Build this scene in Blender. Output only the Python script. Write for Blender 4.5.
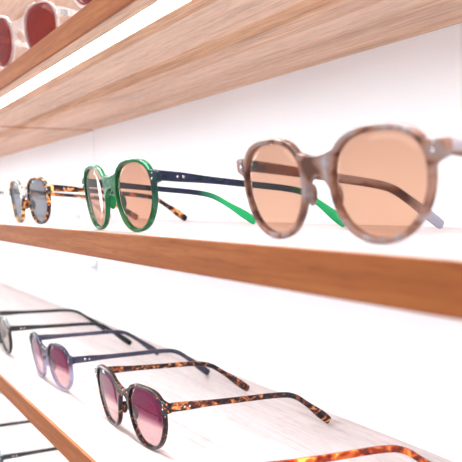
import bpy, math, random
from mathutils import Vector, Matrix

random.seed(4)
scene = bpy.context.scene
for o in list(bpy.data.objects):
    bpy.data.objects.remove(o)
COL = scene.collection
CM = 0.01
ZC = 1.45                                   # eye height above the floor


def W(x, y, z):
    """centimetres from the camera's foot point on the shelf front plane -> metres"""
    return Vector((x * CM, y * CM, ZC + z * CM))


# ---------------------------------------------------------------- camera
cam_d = bpy.data.cameras.new('camera')
cam = bpy.data.objects.new('camera', cam_d)
COL.objects.link(cam)
F_PX = 719.4
cam_d.sensor_fit = 'HORIZONTAL'
cam_d.sensor_width = 36.0
cam_d.lens = F_PX * 36.0 / 462.0
cam_d.clip_start = 0.01
cam_d.clip_end = 50
_R = Vector((0.49511, 0.86875, -0.011735))
_F = Vector((-0.868444, 0.494443, -0.036479))
_U = _R.cross(_F)
_m = Matrix((( _R.x, _U.x, -_F.x), (_R.y, _U.y, -_F.y), (_R.z, _U.z, -_F.z))).to_4x4()
cam.matrix_world = Matrix.Translation(W(0, -15.21, 0)) @ _m
cam_d.dof.use_dof = True
cam_d.dof.focus_distance = 0.49
cam_d.dof.aperture_fstop = 14.5
scene.camera = cam

# ---------------------------------------------------------------- light of the room
world = bpy.data.worlds.new('room_light')
scene.world = world
world.use_nodes = True
wn = world.node_tree
bg = wn.nodes['Background']
bg.inputs['Color'].default_value = (0.90, 0.94, 1.0, 1)
bg.inputs['Strength'].default_value = 0.8
scene.view_settings.view_transform = 'Standard'
scene.view_settings.look = 'None'
scene.view_settings.gamma = 1.0
scene.view_settings.exposure = 0.33
scene.view_settings.use_curve_mapping = False
LED_POWER = 42.0


def area(name, loc, target, size, power, color):
    l = bpy.data.lights.new(name, 'AREA')
    l.shape = 'RECTANGLE'
    l.size, l.size_y = size
    l.energy = power
    l.color = color
    o = bpy.data.objects.new(name, l)
    COL.objects.link(o)
    o.location = loc
    o.rotation_euler = (target - loc).to_track_quat('-Z', 'Y').to_euler()
    return o


area('shelf_front_fill_light', W(-60, -160, 120), W(-60, 0, -5), (2.4, 1.2), 26, (1.0, 0.97, 0.95))  # unseen fill lamp, added to brighten the shelf fronts

area('shop_window_light', W(-400, -100, 25), W(-60, 0, 0), (0.2, 1.8), 10, (0.9, 0.96, 1.0))


# ---------------------------------------------------------------- node helpers
def new_mat(name):
    m = bpy.data.materials.new(name)
    m.use_nodes = True
    nt = m.node_tree
    nt.nodes.clear()
    return m, nt


def N(nt, t, **kw):
    n = nt.nodes.new(t)
    for k, v in kw.items():
        if k in n.inputs:
            n.inputs[k].default_value = v
        else:
            setattr(n, k, v)
    return n


def L(nt, a, ao, b, bi):
    nt.links.new(a.outputs[ao], b.inputs[bi])


def ramp(nt, stops, interp='LINEAR'):
    r = nt.nodes.new('ShaderNodeValToRGB')
    cr = r.color_ramp
    cr.interpolation = interp
    while len(cr.elements) < len(stops):
        cr.elements.new(0.5)
    for e, (p, c) in zip(cr.elements, stops):
        e.position = p
        e.color = (*c, 1)
    return r


def out(nt, sh, so='BSDF'):
    o = nt.nodes.new('ShaderNodeOutputMaterial')
    L(nt, sh, so, o, 'Surface')


def plain(name, col, rough=0.5, metal=0.0, spec=0.5, coat=0.0):
    m, nt = new_mat(name)
    b = N(nt, 'ShaderNodeBsdfPrincipled')
    b.inputs['Base Color'].default_value = (*col, 1)
    b.inputs['Roughness'].default_value = rough
    b.inputs['Metallic'].default_value = metal
    b.inputs['Specular IOR Level'].default_value = spec
    b.inputs['Coat Weight'].default_value = coat
    out(nt, b)
    return m


def wall_paint(name, col):
    m, nt = new_mat(name)
    tc = N(nt, 'ShaderNodeTexCoord')
    n = N(nt, 'ShaderNodeTexNoise', Scale=900.0, Detail=2.0)
    L(nt, tc, 'Object', n, 'Vector')
    bp = N(nt, 'ShaderNodeBump', Strength=0.05, Distance=0.0004)
    L(nt, n, 'Fac', bp, 'Height')
    b = N(nt, 'ShaderNodeBsdfPrincipled')
    b.inputs['Base Color'].default_value = (*col, 1)
    b.inputs['Roughness'].default_value = 0.7
    L(nt, bp, 'Normal', b, 'Normal')
    out(nt, b)
    return m


def wood(name, light, mid, dark, rough=0.45, stave=None, stave_col=(1, 1, 1), bump=0.15, seed=0.0,
         grain=(11, 380, 380), pore=0.78):
    """straight grained timber, grain along X; optional joined staves across Y"""
    m, nt = new_mat(name)
    tc = N(nt, 'ShaderNodeTexCoord')
    mp = N(nt, 'ShaderNodeMapping')
    mp.inputs['Scale'].default_value = grain
    mp.inputs['Location'].default_value = (seed, seed * 1.7, seed * 0.3)
    L(nt, tc, 'Object', mp, 'Vector')
    n1 = N(nt, 'ShaderNodeTexNoise', Scale=1.0, Detail=5.0, Roughness=0.6, Distortion=0.6)
    L(nt, mp, 'Vector', n1, 'Vector')
    # short dark pores
    mp3 = N(nt, 'ShaderNodeMapping')
    mp3.inputs['Scale'].default_value = (60, 1500, 1500)
    L(nt, tc, 'Object', mp3, 'Vector')
    n3 = N(nt, 'ShaderNodeTexNoise', Scale=1.0, Detail=1.0)
    L(nt, mp3, 'Vector', n3, 'Vector')
    pr = ramp(nt, [(0.30, (pore, pore * .9, pore * .85)), (0.44, (1, 1, 1))])
    L(nt, n3, 'Fac', pr, 'Fac')
    # broad figure
    mp2 = N(nt, 'ShaderNodeMapping')
    mp2.inputs['Scale'].default_value = (3.2, 38, 60)
    mp2.inputs['Location'].default_value = (seed * 2, seed, 0)
    L(nt, tc, 'Object', mp2, 'Vector')
    n2 = N(nt, 'ShaderNodeTexNoise', Scale=1.0, Detail=3.0, Roughness=0.5, Distortion=1.4)
    L(nt, mp2, 'Vector', n2, 'Vector')
    ad = N(nt, 'ShaderNodeMath', operation='MULTIPLY_ADD')
    ad.inputs[1].default_value = 0.55
    L(nt, n1, 'Fac', ad, 0)
    mu = N(nt, 'ShaderNodeMath', operation='MULTIPLY')
    mu.inputs[1].default_value = 0.45
    L(nt, n2, 'Fac', mu, 0)
    L(nt, mu, 'Value', ad, 2)
    r = ramp(nt, [(0.34, dark), (0.5, mid), (0.64, light)])
    L(nt, ad, 'Value', r, 'Fac')
    colnode, colout = r, 'Color'
    if stave:
        sx = N(nt, 'ShaderNodeSeparateXYZ')
        L(nt, tc, 'Object', sx, 'Vector')
        # each stave its own tone
        dv = N(nt, 'ShaderNodeMath', operation='DIVIDE')
        dv.inputs[1].default_value = stave
        L(nt, sx, 'Y', dv, 0)
        fl = N(nt, 'ShaderNodeMath', operation='FLOOR')
        L(nt, dv, 'Value', fl, 0)
        wn_ = N(nt, 'ShaderNodeTexWhiteNoise', noise_dimensions='1D')
        L(nt, fl, 'Value', wn_, 'W')
        mx = N(nt, 'ShaderNodeMix', data_type='RGBA', blend_type='MIX')
        mx.inputs['B'].default_value = (*stave_col, 1)
        ml = N(nt, 'ShaderNodeMath', operation='MULTIPLY')
        ml.inputs[1].default_value = 0.45
        L(nt, wn_, 'Value', ml, 0)
        nt.links.new(ml.outputs[0], mx.inputs['Factor'])
        nt.links.new(r.outputs['Color'], mx.inputs[6])
        mx.inputs[7].default_value = (*stave_col, 1)
        colnode, colout = mx, 2
    b = N(nt, 'ShaderNodeBsdfPrincipled')
    pm = N(nt, 'ShaderNodeMix', data_type='RGBA', blend_type='MULTIPLY')
    pm.inputs[0].default_value = 1.0
    nt.links.new(colnode.outputs[colout], pm.inputs[6])
    nt.links.new(pr.outputs['Color'], pm.inputs[7])
    nt.links.new(pm.outputs[2], b.inputs['Base Color'])
    b.inputs['Roughness'].default_value = rough
    b.inputs['Specular IOR Level'].default_value = 0.22
    bp = N(nt, 'ShaderNodeBump', Strength=bump, Distance=0.0003)
    L(nt, n1, 'Fac', bp, 'Height')
    L(nt, bp, 'Normal', b, 'Normal')
    out(nt, b)
    return m


def acetate(name, stops, scale=200.0, clear=0.0, clear_tint=(1, 1, 1), along=None, rough=0.16,
            stretch=(1, 1, 1), seed=0.0, distort=0.8, coat=0.05, detail=2.0, second=None):
    """polished acetate: patchy pattern, optionally see-through, optionally changing colour
    along the object's Y (temples) or Z (fronts)"""
    m, nt = new_mat(name)
    tc = N(nt, 'ShaderNodeTexCoord')
    mp = N(nt, 'ShaderNodeMapping')
    mp.inputs['Scale'].default_value = stretch
    mp.inputs['Location'].default_value = (seed, seed * 0.37, seed * 0.71)
    L(nt, tc, 'Object', mp, 'Vector')
    n = N(nt, 'ShaderNodeTexNoise', Scale=scale, Detail=detail, Roughness=0.5, Distortion=distort)
    L(nt, mp, 'Vector', n, 'Vector')
    r = ramp(nt, stops)
    L(nt, n, 'Fac', r, 'Fac')
    cn, co = r, 'Color'
    if along:
        axis, lo, hi, colour = along
        ab = axis == 'absX'
        axis = 'X' if ab else axis
        sx = N(nt, 'ShaderNodeSeparateXYZ')
        L(nt, tc, 'Object', sx, 'Vector')
        mr = N(nt, 'ShaderNodeMapRange')
        mr.inputs['From Min'].default_value = lo
        mr.inputs['From Max'].default_value = hi
        if ab:
            am = N(nt, 'ShaderNodeMath', operation='ABSOLUTE')
            L(nt, sx, axis, am, 0)
            L(nt, am, 'Value', mr, 'Value')
        else:
            L(nt, sx, axis, mr, 'Value')
        mx = N(nt, 'ShaderNodeMix', data_type='RGBA')
        L(nt, mr, 'Result', mx, 'Factor')
        nt.links.new(r.outputs['Color'], mx.inputs[6])
        mx.inputs[7].default_value = (*colour, 1)
        cn, co = mx, 2
    b = N(nt, 'ShaderNodeBsdfPrincipled')
    nt.links.new(cn.outputs[co], b.inputs['Base Color'])
    b.inputs['Roughness'].default_value = rough
    b.inputs['Specular IOR Level'].default_value = 0.28
    b.inputs['Coat Weight'].default_value = coat
    b.inputs['Coat Roughness'].default_value = 0.04
    if clear > 0:
        t = N(nt, 'ShaderNodeBsdfTransparent')
        t.inputs['Color'].default_value = (*clear_tint, 1)
        ms = N(nt, 'ShaderNodeMixShader')
        ms.inputs[0].default_value = clear
        L(nt, b, 'BSDF', ms, 1)
        L(nt, t, 'BSDF', ms, 2)
        out(nt, ms, 'Shader')
    else:
        out(nt, b)
    return m


def lens_mat(name, top, bottom=None, z0=-0.002, z1=0.004, refl=1.0, cloud=0.0, cloud_col=(1, 1, 1)):
    """tinted sun lens, optionally a reflection boundary painted as a top to bottom blend"""
    m, nt = new_mat(name)
    t = N(nt, 'ShaderNodeBsdfTransparent')
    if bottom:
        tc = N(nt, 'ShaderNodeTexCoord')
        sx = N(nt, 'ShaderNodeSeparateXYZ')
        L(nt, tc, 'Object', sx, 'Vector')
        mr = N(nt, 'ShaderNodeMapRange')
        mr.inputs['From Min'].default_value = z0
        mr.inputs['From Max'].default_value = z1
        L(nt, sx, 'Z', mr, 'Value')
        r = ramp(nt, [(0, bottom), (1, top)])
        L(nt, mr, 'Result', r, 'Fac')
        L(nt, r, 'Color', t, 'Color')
    else:
        t.inputs['Color'].default_value = (*top, 1)
    first = t
    fo = 'BSDF'
    if cloud:
        d = N(nt, 'ShaderNodeBsdfDiffuse')
        d.inputs['Color'].default_value = (*cloud_col, 1)
        mc = N(nt, 'ShaderNodeMixShader')
        mc.inputs[0].default_value = cloud
        L(nt, t, 'BSDF', mc, 1)
        L(nt, d, 'BSDF', mc, 2)
        first, fo = mc, 'Shader'
    g = N(nt, 'ShaderNodeBsdfGlossy')
    g.inputs['Roughness'].default_value = 0.02
    lw = N(nt, 'ShaderNodeLayerWeight', Blend=0.5)
    pw = N(nt, 'ShaderNodeMath', operation='POWER')
    pw.inputs[1].default_value = 4.0
    L(nt, lw, 'Facing', pw, 0)
    mu = N(nt, 'ShaderNodeMath', operation='MULTIPLY_ADD')
    mu.inputs[1].default_value = 0.5 * refl
    mu.inputs[2].default_value = 0.03 * refl
    L(nt, pw, 'Value', mu, 0)
    ms = N(nt, 'ShaderNodeMixShader')
    ge = N(nt, 'ShaderNodeNewGeometry')
    inv = N(nt, 'ShaderNodeMath', operation='SUBTRACT')
    inv.inputs[0].default_value = 1.0
    L(nt, ge, 'Backfacing', inv, 1)
    m2 = N(nt, 'ShaderNodeMath', operation='MULTIPLY')
    L(nt, mu, 'Value', m2, 0)
    L(nt, inv, 'Value', m2, 1)
    L(nt, m2, 'Value', ms, 0)
    L(nt, first, fo, ms, 1)
    L(nt, g, 'BSDF', ms, 2)
    out(nt, ms, 'Shader')
    return m


def emitter(name, col, strength):
    m, nt = new_mat(name)
    e = N(nt, 'ShaderNodeEmission')
    e.inputs['Color'].default_value = (*col, 1)
    e.inputs['Strength'].default_value = strength
    out(nt, e, 'Emission')
    return m


# ---------------------------------------------------------------- mesh helpers
def link(name, me, mat=None, parent=None, smooth=False):
    if mat is not None:
        if isinstance(mat, (list, tuple)):
            for k in mat:
                me.materials.append(k)
        else:
            me.materials.append(mat)
    if smooth:
        for p in me.polygons:
            p.use_smooth = True
    o = bpy.data.objects.new(name, me)
    COL.objects.link(o)
    if parent:
        o.parent = parent
    return o


def mesh(name, vs, fs):
    me = bpy.data.meshes.new(name)
    me.from_pydata([tuple(v) for v in vs], [], fs)
    me.update()
    return me


def box_mesh(name, x0, x1, y0, y1, z0, z1):
    vs = [(x, y, z) for x in (x0, x1) for y in (y0, y1) for z in (z0, z1)]
    fs = [(0, 1, 3, 2), (4, 6, 7, 5), (0, 4, 5, 1), (2, 3, 7, 6), (0, 2, 6, 4), (1, 5, 7, 3)]
    return mesh(name, vs, fs)


def bevel(o, w, seg=2):
    b = o.modifiers.new('bevel', 'BEVEL')
    b.width = w
    b.segments = seg
    b.limit_method = 'ANGLE'
    return o


def empty(name, loc, label=None, cat=None, group=None, rz=0.0):
    o = bpy.data.objects.new(name, None)
    COL.objects.link(o)
    o.location = loc
    o.rotation_euler = (0, 0, rz)
    o.empty_display_size = 0.02
    if label:
        o['label'] = label
        o['category'] = cat
    if group:
        o['group'] = group
    return o


# ---------------------------------------------------------------- materials
M_wall = wall_paint('white_wall_paint', (0.90, 0.90, 0.93))
M_floor = plain('pale_floor', (0.62, 0.58, 0.55), 0.5)
M_joint = plain('joint_grey', (0.78, 0.79, 0.84), 0.5)
M_alu = plain('aluminium', (0.75, 0.77, 0.8), 0.35, 1.0)
M_top = wood('limed_wood_top', (0.63, 0.545, 0.53), (0.54, 0.455, 0.44), (0.37, 0.28, 0.26), 0.35, bump=0.05,
             stave=0.045, stave_col=(0.66, 0.60, 0.60), seed=3)
M_under = wood('pale_wood_underside', (0.70, 0.45, 0.30), (0.55, 0.31, 0.175), (0.27, 0.12, 0.05), 0.6,
               stave=0.021, stave_col=(0.76, 0.64, 0.58), seed=8)
M_edge = wood('oak_edging', (0.38, 0.125, 0.036), (0.31, 0.088, 0.02), (0.23, 0.062, 0.014), 0.6, seed=5,
              grain=(12, 420, 420), bump=0.2)
M_led = emitter('led_diffuser', (0.84, 0.94, 1.0), LED_POWER)
M_silver = plain('silver_pin', (0.9, 0.9, 0.92), 0.2, 1.0)

BLK = (0.006, 0.005, 0.007)
M_tort = acetate('dark_tortoise', [(0.52, BLK), (0.59, (0.05, 0.012, 0.007)), (0.65, (0.28, 0.07, 0.02)),
                                   (0.74, (0.75, 0.30, 0.10))], 300, seed=1.3)
M_tort_t = acetate('dark_tortoise_temple', [(0.46, (0.015, 0.010, 0.012)), (0.54, (0.08, 0.022, 0.015)), (0.61, (0.30, 0.085, 0.03)),
                                     (0.70, (0.72, 0.28, 0.09))], 240, stretch=(1, .6, 1), seed=4.1)
M_havana = acetate('light_havana', [(0.47, (0.010, 0.007, 0.010)), (0.53, (0.14, 0.035, 0.01)), (0.58, (0.75, 0.27, 0.04)),
                                    (0.68, (0.95, 0.55, 0.18))], 170, seed=2.2)
M_havana_t = acetate('havana_temple', [(0.49, (0.012, 0.009, 0.010)), (0.56, (0.16, 0.04, 0.015)), (0.62, (0.62, 0.2, 0.05)),
                                       (0.68, (0.9, 0.45, 0.14))], 170, stretch=(1, .5, 1), seed=7.2)
M_amber = acetate('amber_tortoise', [(0.40, (0.12, 0.012, 0.005)), (0.52, (0.30, 0.03, 0.008)), (0.62, (0.68, 0.14, 0.02)),
                                     (0.7, (1.0, 0.52, 0.1))], 170, stretch=(1, .5, 1), seed=5.0)
M_green = acetate('bottle_green', [(0.3, (0.003, 0.075, 0.02)), (0.7, (0.008, 0.17, 0.05))], 90, clear=0.16,
                  clear_tint=(0.15, 0.8, 0.35), along=('absX', 0.053, 0.062, (0.01, 0.02, 0.035)))
M_green_t = acetate('green_temple', [(0.4, (0.008, 0.010, 0.026)), (0.7, (0.014, 0.018, 0.045))], 90, clear=0.06,
                    clear_tint=(0.15, 0.8, 0.35), along=('Y', 0.096, 0.120, (0.015, 0.42, 0.13)))
M_smoke = acetate('smoky_mottle', [(0.38, (0.09, 0.035, 0.022)), (0.48, (0.27, 0.13, 0.09)), (0.57, (0.24, 0.175, 0.16)),
                                   (0.7, (0.34, 0.28, 0.29))], 55, clear=0.10, clear_tint=(0.8, 0.7, 0.7), seed=3.4, distort=1.5)
M_smoke_t = acetate('smoky_temple', [(0.4, (0.07, 0.02, 0.01)), (0.52, (0.2, 0.085, 0.045)), (0.64, (0.36, 0.30, 0.32))],
                    70, stretch=(1, .3, 1), along=('Y', 0.118, 0.128, (0.42, 0.40, 0.47)), clear=0.1,
                    clear_tint=(0.8, 0.75, 0.8), seed=1)
M_lav = acetate('lavender_front', [(0.3, (0.26, 0.245, 0.34)), (0.7, (0.42, 0.40, 0.50))], 60, clear=0.3,
                clear_tint=(0.8, 0.78, 0.95), along=('Z', -0.002, 0.008, (0.010, 0.010, 0.025)))
M_lav_t = acetate('slate_temple', [(0.3, (0.022, 0.022, 0.042)), (0.7, (0.055, 0.052, 0.08))], 60)
M_black = acetate('black_green_acetate', [(0.3, (0.008, 0.012, 0.014)), (0.7, (0.02, 0.028, 0.03))], 60)
M_clear = acetate('clear_acetate', [(0.3, (0.80, 0.77, 0.76)), (0.7, (0.9, 0.88, 0.87))], 60, clear=0.74,
                  clear_tint=(0.97, 0.94, 0.92))
M_dot = plain('dark_hinge', (0.03, 0.03, 0.04), 0.3, 0.6)

Ln_tan = lens_mat('tan_lens', (0.80, 0.61, 0.50), cloud=0.0)
Ln_tan2 = lens_mat('deeper_tan_lens', (0.78, 0.57, 0.46), cloud=0.0)
Ln_grey = lens_mat('grey_lens', (0.50, 0.50, 0.52), cloud=0.05, cloud_col=(0.3, 0.3, 0.33))
Ln_purple = lens_mat('plum_lens_painted_reflection', (0.42, 0.09, 0.24), (0.83, 0.68, 0.68), -0.005, 0.0015, refl=1.0)  # plum tint fading to pale: the reflection boundary is painted into the colour
Ln_smokeclear = lens_mat('pale_brown_lens', (0.62, 0.56, 0.50))
Ln_red = lens_mat('red_brown_lens', (0.52, 0.14, 0.10), cloud=0.12, cloud_col=(0.45, 0.06, 0.03), refl=1.0)


# ---------------------------------------------------------------- room shell
X0, X1 = -330.0, 70.0
BACK = 20.3
SEAM = -103.2


def struct(name, me, mat):
    o = link(name, me, mat)
    o['kind'] = 'structure'
    return o


def wbox(name, x0, x1, y0, y1, z0, z1):
    a, b = W(x0, y0, z0), W(x1, y1, z1)
    return box_mesh(name, a.x, b.x, a.y, b.y, a.z, b.z)


struct('wall_back', wbox('wall_back', X0, X1, BACK, BACK + 10, -145, 125), M_wall)
struct('floor', wbox('floor', X0, X1, -200, BACK + 10, -150, -145), M_floor)
# vertical joint between the two runs of wall panel
struct('trim_1', wbox('trim_1', SEAM - 0.16, SEAM + 0.16, BACK - 0.06, BACK, -145, 125), M_joint)

# ---------------------------------------------------------------- shelves
TH = 1.64


def shelf(x0, x1, zt, label, name='display_shelf', th=TH):
    t = empty(name, W((x0 + x1) / 2, 0, zt), label, 'shelf', 'wooden display shelves on the wall')
    cx = (x0 + x1) / 2
    hx = (x1 - x0) / 2 * CM
    D = BACK * CM
    e = 0.25 * CM
    z1, z0 = 0.0, -th * CM
    # board with a routed channel for the light strip
    c0, c1, cd = 1.42 * CM, 2.9 * CM, 0.45 * CM
    prof = [(e, z1), (D, z1), (D, z0), (c1, z0), (c1, z0 + cd), (c0, z0 + cd), (c0, z0), (e, z0)]
    n = len(prof)
    vs = [(-hx, y, z) for y, z in prof] + [(hx, y, z) for y, z in prof]
    fs = [(i, (i + 1) % n, (i + 1) % n + n, i + n) for i in range(n)]
    fs += [tuple(range(n - 1, -1, -1)), tuple(range(n, 2 * n))]
    me = mesh('board', vs, fs)
    o = link('board', me, [M_top, M_under, M_edge], t)
    for p in me.polygons:
        if abs(p.normal.x) > 0.5:
            p.material_index = 2
        elif p.center.z > -0.0005:
            p.material_index = 0
        else:
            p.material_index = 1
    me.validate()
    o2 = link('front_edging', box_mesh('front_edging', -hx, hx, 0, e, z0, z1), M_edge, t)
    bevel(o2, 0.0004, 2)
    # light strip: aluminium channel with a white diffuser
    st = link('light_strip', box_mesh('light_strip', -hx + 0.002, hx - 0.002, c0, c1, z0 + 0.0014, z0 + cd), M_alu, t)
    df = link('diffuser', box_mesh('diffuser', -hx + 0.003, hx - 0.003, c0 + 0.0002, c1 - 0.0002, z0 + 0.0008, z0 + 0.0016),
              M_led, st)
    return t


Z_UP, Z_TOP, Z_MID, Z_LOW, Z_BOT = 27.2, 12.96, -1.62, -16.96, -32.0
GAP = 0.05
for zt, lab in ((Z_UP, 'highest oak shelf, its underside just seen in the top left corner'),
                (Z_TOP, 'oak shelf with white light strip seen from below across the top'),
                (Z_MID, 'oak edged shelf at eye level holding the green framed sunglasses'),
                (Z_LOW, 'pale topped shelf below eye level with the row of dark sunglasses'),
                (Z_BOT, 'lowest shelf at the bottom left corner beneath the slanting oak edge')):
    shelf(SEAM + GAP, 60, zt, lab)
for zt, lab in ((Z_UP, 'far bay highest shelf, beyond the joint at top left'),
                (Z_TOP - 0.09, 'far bay shelf whose pale underside continues the top shelf'),
                (Z_MID, 'far bay shelf continuing the eye level shelf past the frame edge'),
                (Z_LOW, 'far bay shelf behind the wall joint, at lower left'),
                (Z_BOT, 'far bay lowest shelf beyond the bottom left corner')):
    shelf(-300, SEAM - GAP, zt, lab)

# small clip on the wall joint
t = empty('wall_clip', W(SEAM, BACK, -9.6), 'small pale metal clip on the wall joint below the eye level shelf', 'clip')
bevel(link('plate', box_mesh('plate', -0.006, 0.006, -0.0035, -0.0007, 0, 0.013), M_alu, t), 0.0005)
bevel(link('hook', box_mesh('hook', -0.003, 0.003, -0.009, -0.0034, 0.003, 0.008), M_alu, t), 0.0005)


# ---------------------------------------------------------------- sunglasses
def lens_shape(a, b, n_top, n_bot, taper, off=0.0, k=72, cx=3.45, tilt=0.0):
    """closed outline (cm) of one lens opening, right side, counter-clockwise from the outer side"""
    pts = []
    A, B = a + off, b + off
    for i in range(k):
        th = 2 * math.pi * i / k
        c, s = math.cos(th), math.sin(th)
        n = n_top if s >= 0 else n_bot
        x = A * math.copysign(abs(c) ** (2 / n), c)
        z = B * math.copysign(abs(s) ** (2 / n), s)
        x *= 1 + taper * (z / B if z < 0 else z / B * 0.35)
        # bottom leans in towards the nose
        x += tilt * (z / B)
        pts.append((cx + x, z))
    return pts


def chaikin(p, it=2, closed=True):
    for _ in range(it):
        q = []
        n = len(p)
        for i in range(n):
            a, b = p[i], p[(i + 1) % n]
            q.append((a[0] * .75 + b[0] * .25, a[1] * .75 + b[1] * .25))
            q.append((a[0] * .25 + b[0] * .75, a[1] * .25 + b[1] * .75))
        p = q
    return p


def front_outline(S):
    """outer contour of the whole front, right half then mirrored"""
    k = 72
    o = lens_shape(S['a'], S['b'], S['nt'], S['nb'], S['taper'], S['rim'], k, S['cx'], S['tilt'])
    ang = lambda i: 360.0 * i / k
    top_join, nose_join = S.get('top_join', 148), S.get('nose_join', 188)
    e0, e1 = S.get('end', (8, 40))
    pts = [(0.0, S['bt'])]
    if S.get('keyhole'):
        pts.append((0.35, S['bt'] + 0.03))
    top = [p for i, p in enumerate(o) if e1 <= ang(i) <= top_join]
    top.reverse()                                   # from the bridge over the top to the outer corner
    pts += top
    ex, ez0, ez1 = S['ex'], S['ez'][0], S['ez'][1]
    pts += [(ex - 0.15, ez1), (ex, ez1 - 0.08), (ex, ez0 + 0.1), (ex - 0.12, ez0)]
    low = [p for i, p in enumerate(o) if ang(i) <= e0 or ang(i) >= nose_join]
    first = [p for i, p in enumerate(o) if ang(i) <= e0]
    first.reverse()
    rest = [p for i, p in enumerate(o) if ang(i) >= nose_join]
    rest.reverse()
    pts += first + rest
    pts += [(0.0, S['bb'])] if not S.get('keyhole') else [(0.62, S['bb'] - 0.25), (0.5, S['bb']), (0.0, S['bb'] + .04)]
    left = [(-x, z) for x, z in reversed(pts) if x > 1e-6]
    return chaikin(pts + left, 2)


WRAP = 0.011
PANTO_TILT = 9.0


def bend_y(x):
    return WRAP * x * x


def curve_plate(name, outer, holes, thick, bev):
    cu = bpy.data.curves.new(name, 'CURVE')
    cu.dimensions = '2D'
    cu.fill_mode = 'BOTH'
    cu.extrude = thick / 2 - bev
    cu.bevel_depth = bev
    cu.bevel_resolution = 2
    cu.offset = -bev
    for pts in [outer] + holes:
        sp = cu.splines.new('POLY')
        sp.points.add(len(pts) - 1)
        for p, (x, z) in zip(sp.points, pts):
            p.co = (x, z, 0, 1)
        sp.use_cyclic_u = True
    tmp = bpy.data.objects.new(name, cu)
    COL.objects.link(tmp)
    bpy.context.view_layer.update()
    dg = bpy.context.evaluated_depsgraph_get()
    me = bpy.data.meshes.new_from_object(tmp.evaluated_get(dg))
    bpy.data.objects.remove(tmp)
    bpy.data.curves.remove(cu)
    me.name = name
    for v in me.vertices:
        x, z, y = v.co.x, v.co.y, -v.co.z
        v.co = Vector((x * CM, (y + bend_y(x)) * CM, z * CM))
    return me


def lens_mesh(pts, side, thick=0.18):
    """domed lens from an outline, cm"""
    cx = sum(p[0] for p in pts) / len(pts)
    cz = sum(p[1] for p in pts) / len(pts)
    rings = [0.0, 0.25, 0.5, 0.75, 1.0]
    vs, fs = [], []
    n = len(pts)

    def layer(dy):
        base = len(vs)
        vs.append((cx, 0, cz))
        for r in rings[1:]:
            for x, z in pts:
                vs.append((cx + (x - cx) * r, 0, cz + (z - cz) * r))
        for i in range(base, len(vs)):
            x, _, z = vs[i]
            y = bend_y(x) + WRAP * 0.8 * z * z + dy - 0.05
            vs[i] = (side * x * CM, y * CM, z * CM)
        return base
    f = layer(-thick / 2)
    b = layer(thick / 2)
    for base, flip in ((f, False), (b, True)):
        for i in range(n):
            j = (i + 1) % n
            t = (base, base + 1 + i, base + 1 + j)
            fs.append(t[::-1] if flip else t)
            for k in range(len(rings) - 2):
                a0 = base + 1 + k * n
                a1 = a0 + n
                q = (a0 + i, a1 + i, a1 + j, a0 + j)
                fs.append(q[::-1] if flip else q)
    lf, lb = f + 1 + (len(rings) - 2) * n, b + 1 + (len(rings) - 2) * n
    for i in range(n):
        j = (i + 1) % n
        fs.append((lf + i, lb + i, lb + j, lf + j))
    if side < 0:
        fs = [q[::-1] for q in fs]
    me = mesh('lens', vs, fs)
    return me


def catmull(P, n):
    res = []
    for s in range(n + 1):
        u = s / n * (len(P) - 1)
        i = min(int(u), len(P) - 2)
        t = u - i
        p = [P[max(0, min(len(P) - 1, i + k - 1))] for k in range(4)]
        res.append(tuple(0.5 * (2 * p[1][c] + (p[2][c] - p[0][c]) * t + (2 * p[0][c] - 5 * p[1][c] + 4 * p[2][c] - p[3][c]) * t * t
                                + (3 * p[1][c] - p[0][c] - 3 * p[2][c] + p[3][c]) * t ** 3) for c in range(len(P[0]))))
    return res


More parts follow.
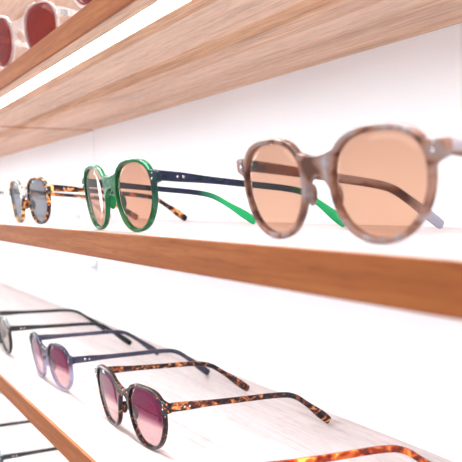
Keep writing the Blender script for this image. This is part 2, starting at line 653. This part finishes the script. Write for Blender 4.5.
def temple_mesh(S, side):
    """key rows: x, y, z, height, width (cm)"""
    hz, hx = S['hz'], S['hx']
    dr = S['drop']
    bnd = S.get('bend_at', 10.6)
    sag = S.get('sag', 0.0)
    y0 = bend_y(hx) + S['thick'] / 2 - 0.05
    P = [(hx, y0, hz, S['th0'], 0.38), (hx + .02, 2.0, hz - sag * .10, S['th0'] * .95, 0.36),
         (hx, 3.6, hz - sag * .25, S['th1'] * 1.08, 0.33),
         (hx - .02, 6.0, hz - sag * .52, S['th1'], 0.32), (hx - .08, bnd - 1.2, hz - sag * .92, S['th1'], 0.32),
         (hx - .18, bnd + .35, hz - sag - dr * 0.10, S['th1'] * 1.0, 0.32),
         (hx - .34, bnd + 1.7, hz - sag - dr * .40, S['th1'] * 1.02, 0.32),
         (hx - .52, bnd + 3.1, hz - sag - dr * .76, S['th2'], 0.32),
         (hx - .62, bnd + 4.0, hz - sag - dr, S['th2'] * .95, 0.30)]
    R = catmull(P, 64)
    prof = []
    for cx_, cz_, a0 in ((1, 1, 0), (-1, 1, 90), (-1, -1, 180), (1, -1, 270)):
        for k in range(4):
            a = math.radians(a0 + k * 30)
            prof.append((cx_, cz_, math.cos(a), math.sin(a)))
    vs, fs = [], []
    m = len(R)
    np_ = len(prof)

    def ring(c, T, h, w, s=1.0):
        T = T.normalized()
        X = Vector((1, 0, 0))
        X = (X - T * X.dot(T)).normalized()
        Z = X.cross(T)
        rr = min(0.11, w / 2 * .8)
        for cx_, cz_, ca, sa in prof:
            px = (cx_ * (w / 2 - rr) + rr * ca) * s
            pz = (cz_ * (h / 2 - rr) + rr * sa) * s
            q = c + X * px + Z * pz
            vs.append((side * q.x * CM, q.y * CM, q.z * CM))
    for i, (x, y, z, h, w) in enumerate(R):
        a = Vector(R[max(0, i - 1)][:3])
        b = Vector(R[min(m - 1, i + 1)][:3])
        ring(Vector((x, y, z)), b - a, h, w)
    # rounded tip
    a, b = Vector(R[-2][:3]), Vector(R[-1][:3])
    T = (b - a).normalized()
    for k in (0.35, 0.7, 0.92):
        ring(b + T * (0.2 * k), T, R[-1][3], R[-1][4], math.sqrt(1 - k * k))
    nr = len(vs) // np_
    for i in range(nr - 1):
        for j in range(np_):
            k = (j + 1) % np_
            q = (i * np_ + j, i * np_ + k, (i + 1) * np_ + k, (i + 1) * np_ + j)
            fs.append(q if side < 0 else q[::-1])
    c0 = tuple(range(np_))
    c1 = tuple(range((nr - 1) * np_, nr * np_))
    fs.append(c0 if side > 0 else c0[::-1])
    fs.append(c1[::-1] if side > 0 else c1)
    me = mesh('temple', vs, fs)
    low = min(range(len(vs)), key=lambda i: vs[i][2] + (0 if vs[i][1] > 0.1 else 9))
    return me, vs[low]


def disc_mesh(name, c, axis, r, h, k=14):
    """little flat pin head; axis 'x' or 'y', c in cm, h signed length"""
    vs, fs = [], []
    for d, s in ((0, 1.0), (h * .6, 1.0), (h, .7)):
        for i in range(k):
            a = 2 * math.pi * i / k
            u, v = r * s * math.cos(a), r * s * math.sin(a)
            p = (c[0] + d, c[1] + u, c[2] + v) if axis == 'x' else (c[0] + u, c[1] + d, c[2] + v)
            vs.append(tuple(q * CM for q in p))
    for t in range(2):
        for i in range(k):
            j = (i + 1) % k
            fs.append((t * k + i, t * k + j, (t + 1) * k + j, (t + 1) * k + i))
    fs.append(tuple(range(k)))
    fs.append(tuple(range(2 * k, 3 * k)))
    return mesh(name, vs, fs)


def pad_mesh(S, side):
    """acetate nose pad: a flattened bean behind the inner rim"""
    cx = S['cx'] - S['a'] - 0.12
    c = Vector((cx - 0.1, 0.30, -0.35))
    vs, fs = [], []
    U, V = 10, 8
    for i in range(V + 1):
        ph = math.pi * i / V
        for j in range(U):
            th = 2 * math.pi * j / U
            x = 0.12 * math.sin(ph) * math.cos(th)
            y = 0.26 * math.sin(ph) * math.sin(th)
            z = 0.5 * math.cos(ph)
            q = c + Vector((x + 0.22 * (-z) * .6, y, z))
            vs.append((side * q.x * CM, q.y * CM, q.z * CM))
    for i in range(V):
        for j in range(U):
            k = (j + 1) % U
            fs.append((i * U + j, i * U + k, (i + 1) * U + k, (i + 1) * U + j))
    return mesh('nose_pad', vs, fs)


PANTO = dict(a=2.32, b=2.02, nt=2.7, nb=2.25, taper=0.125, rim=0.21, cx=3.42, tilt=0.08, bt=1.3, bb=0.72,
             ex=6.6, ez=(0.70, 1.38), end=(10, 34), thick=0.36, hx=6.36, hz=1.06, th0=0.60, th1=0.41, th2=0.66,
             drop=2.5, sag=0.25, top_join=145, nose_join=178)
SQUARE = dict(PANTO, a=2.28, b=2.04, nt=3.2, nb=2.45, taper=0.17, rim=0.23, tilt=0.12, bt=1.38, bb=0.85,
              end=(14, 36), ez=(0.90, 1.6), hz=1.27, keyhole=True, top_join=140, nose_join=184, drop=2.6, sag=0.2)


def sunglasses(loc, rz, S, label, mats, group, shelf_z, parts=None, rivets=True):
    """mats: front, temple, lens. The pair stands on its rims and its temple tips."""
    mf, mt, ml = mats
    root = empty('sunglasses', W(loc[0], loc[1], shelf_z), label, 'sunglasses', group, rz)
    holes_r = lens_shape(S['a'], S['b'], S['nt'], S['nb'], S['taper'], 0, 72, S['cx'], S['tilt'])
    holes_l = [(-x, z) for x, z in reversed(holes_r)]
    outer = front_outline(S)
    kids = []
    fm = curve_plate('front_frame', outer, [holes_r, holes_l], S['thick'], 0.07)
    fo = link('front_frame', fm, mf, root)
    for p in fm.polygons:
        p.use_smooth = True
    fm.set_sharp_from_angle(angle=math.radians(50))
    kids.append(fo)
    fronts = [fo]
    lp = lens_shape(S['a'], S['b'], S['nt'], S['nb'], S['taper'], 0.05, 60, S['cx'], S['tilt'])
    for s in (1, -1):
        kids.append(link('lens', lens_mesh(lp, s), ml, root, True))
        kids.append(link('nose_pad', pad_mesh(S, s), mf, root, True))
        fronts += kids[-2:]
        tm, low = temple_mesh(S, s)
        to = link('temple', tm, mt, root, True)
        tm.set_sharp_from_angle(angle=math.radians(60))
        kids.append(to)
        if rivets:
            xo = S['hx'] + 0.19
            for q in (0, 1):
                link('rivet', disc_mesh('rivet', (s * (xo - .02), 1.62 + q * .38, S['hz'] - .02), 'x', 0.085, s * 0.04), M_silver, to)
            y = bend_y(S['hx'] - .3) - S['thick'] / 2
            for q in (0, 1):
                link('rivet', disc_mesh('rivet', (s * (S['hx'] - .3), y + .01, S['hz'] - .17 + q * .34), 'y', 0.07, -0.04), M_silver, fo)
        link('hinge', box_mesh('hinge', min(s * (S['hx'] - .42), s * (S['hx'] - .15)) * CM, max(s * (S['hx'] - .42), s * (S['hx'] - .15)) * CM,
                               (bend_y(6.5) + .18) * CM, (bend_y(6.5) + .75) * CM,
                               (S['hz'] - .2) * CM, (S['hz'] + .2) * CM), M_dot, to)
    # stand it on its lowest rim and the temple tips: tilt about X
    piv = Vector((0, 0.6 * CM, S['hz'] * CM))
    PT = Matrix.Translation(piv) @ Matrix.Rotation(math.radians(PANTO_TILT), 4, 'X') @ Matrix.Translation(-piv)
    for k in fronts:                       # pantoscopic tilt: the rims lean in towards the cheeks
        k.data.transform(PT)
    fv = [v.co.copy() for v in fm.vertices]
    tv = [v.co.copy() for v in tm.vertices]
    tilt = 0.0
    for _ in range(12):
        R = Matrix.Rotation(tilt, 3, 'X')
        a = min((R @ v for v in fv), key=lambda q: q.z)
        b = min((R @ v for v in tv if v.y > 0.08), key=lambda q: q.z)
        tilt -= math.atan2(b.z - a.z, b.y - a.y)
    R = Matrix.Rotation(tilt, 4, 'X')
    a = min((R @ v.to_4d() for v in fv), key=lambda q: q.z)
    M = Matrix.Translation((0, -a.y, -a.z + 0.0001)) @ R
    for k in kids:
        # keep the material's object space: parent offset is carried by the child transform
        k.matrix_local = M
    return root


SHELF_G = 'sunglasses set out on the display shelves'
# eye-level shelf
BIG = dict(PANTO, a=2.36, b=2.07, rim=0.26, th1=0.5, th2=0.62, ez=(0.85, 1.58), hz=1.24, drop=2.2, sag=0.55, nt=2.7, ex=6.7, hx=6.46)
GRN = dict(PANTO, drop=2.1, sag=0.45)
sunglasses((-24.9, 3.6), 0.055, BIG, 'large smoky brown mottled sunglasses with tan lenses, nearest on the eye level shelf',
           (M_smoke, M_smoke_t, Ln_tan), SHELF_G, Z_MID)
sunglasses((-44.3, 1.5), 0.01, GRN, 'bottle green framed sunglasses with tan lenses and navy temples',
           (M_green, M_green_t, Ln_tan2), SHELF_G, Z_MID)
sunglasses((-70.5, 2.4), 0.051, dict(GRN, b=2.0, a=2.2), 'orange and black tortoiseshell sunglasses with grey lenses, left of the green pair',
           (M_havana, M_havana_t, Ln_grey), SHELF_G, Z_MID)
sunglasses((-92.0, 2.4), 0.03, PANTO, 'clear framed sunglasses at the left end of the eye level shelf',
           (M_clear, M_clear, Ln_tan), SHELF_G, Z_MID)
# lower shelf
sunglasses((-24.2, 3.1), 0.02, SQUARE, 'amber tortoiseshell sunglasses, only a temple seen at the bottom right',
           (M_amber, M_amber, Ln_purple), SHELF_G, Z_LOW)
sunglasses((-49.4, 4.1), 0.034, SQUARE, 'square dark tortoiseshell sunglasses with plum lenses and painted-in reflections on the lower shelf',
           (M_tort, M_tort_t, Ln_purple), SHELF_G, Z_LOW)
sunglasses((-68.4, 3.6), 0.03, dict(PANTO, drop=2.8, sag=.15), 'lavender and navy sunglasses with plum lenses and slate temples on the lower shelf',
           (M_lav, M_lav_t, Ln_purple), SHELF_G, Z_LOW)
sunglasses((-88.5, 3.4), -0.075, dict(PANTO, drop=2.8, sag=.15), 'black framed sunglasses with pale brown lenses at the left of the lower shelf',
           (M_black, M_black, Ln_smokeclear), SHELF_G, Z_LOW)
# lowest shelf
sunglasses((-90.3, 2.0), 0.02, dict(PANTO, drop=2.8, sag=.15), 'black framed sunglasses on the lowest shelf, two dark temples at bottom left',
           (M_black, M_black, Ln_smokeclear), SHELF_G, Z_BOT)
# top shelf
sunglasses((-66.0, 1.0), 0.28, dict(PANTO, a=2.25, b=2.15), 'clear framed sunglasses with red brown lenses in the top left corner',
           (M_clear, M_clear, Ln_red), SHELF_G, Z_TOP)
sunglasses((-42.5, 1.0), 0.20, BIG, 'second red lensed pair on the top shelf, its one lens cut by the frame top',
           (M_clear, M_clear, Ln_red), SHELF_G, Z_TOP)
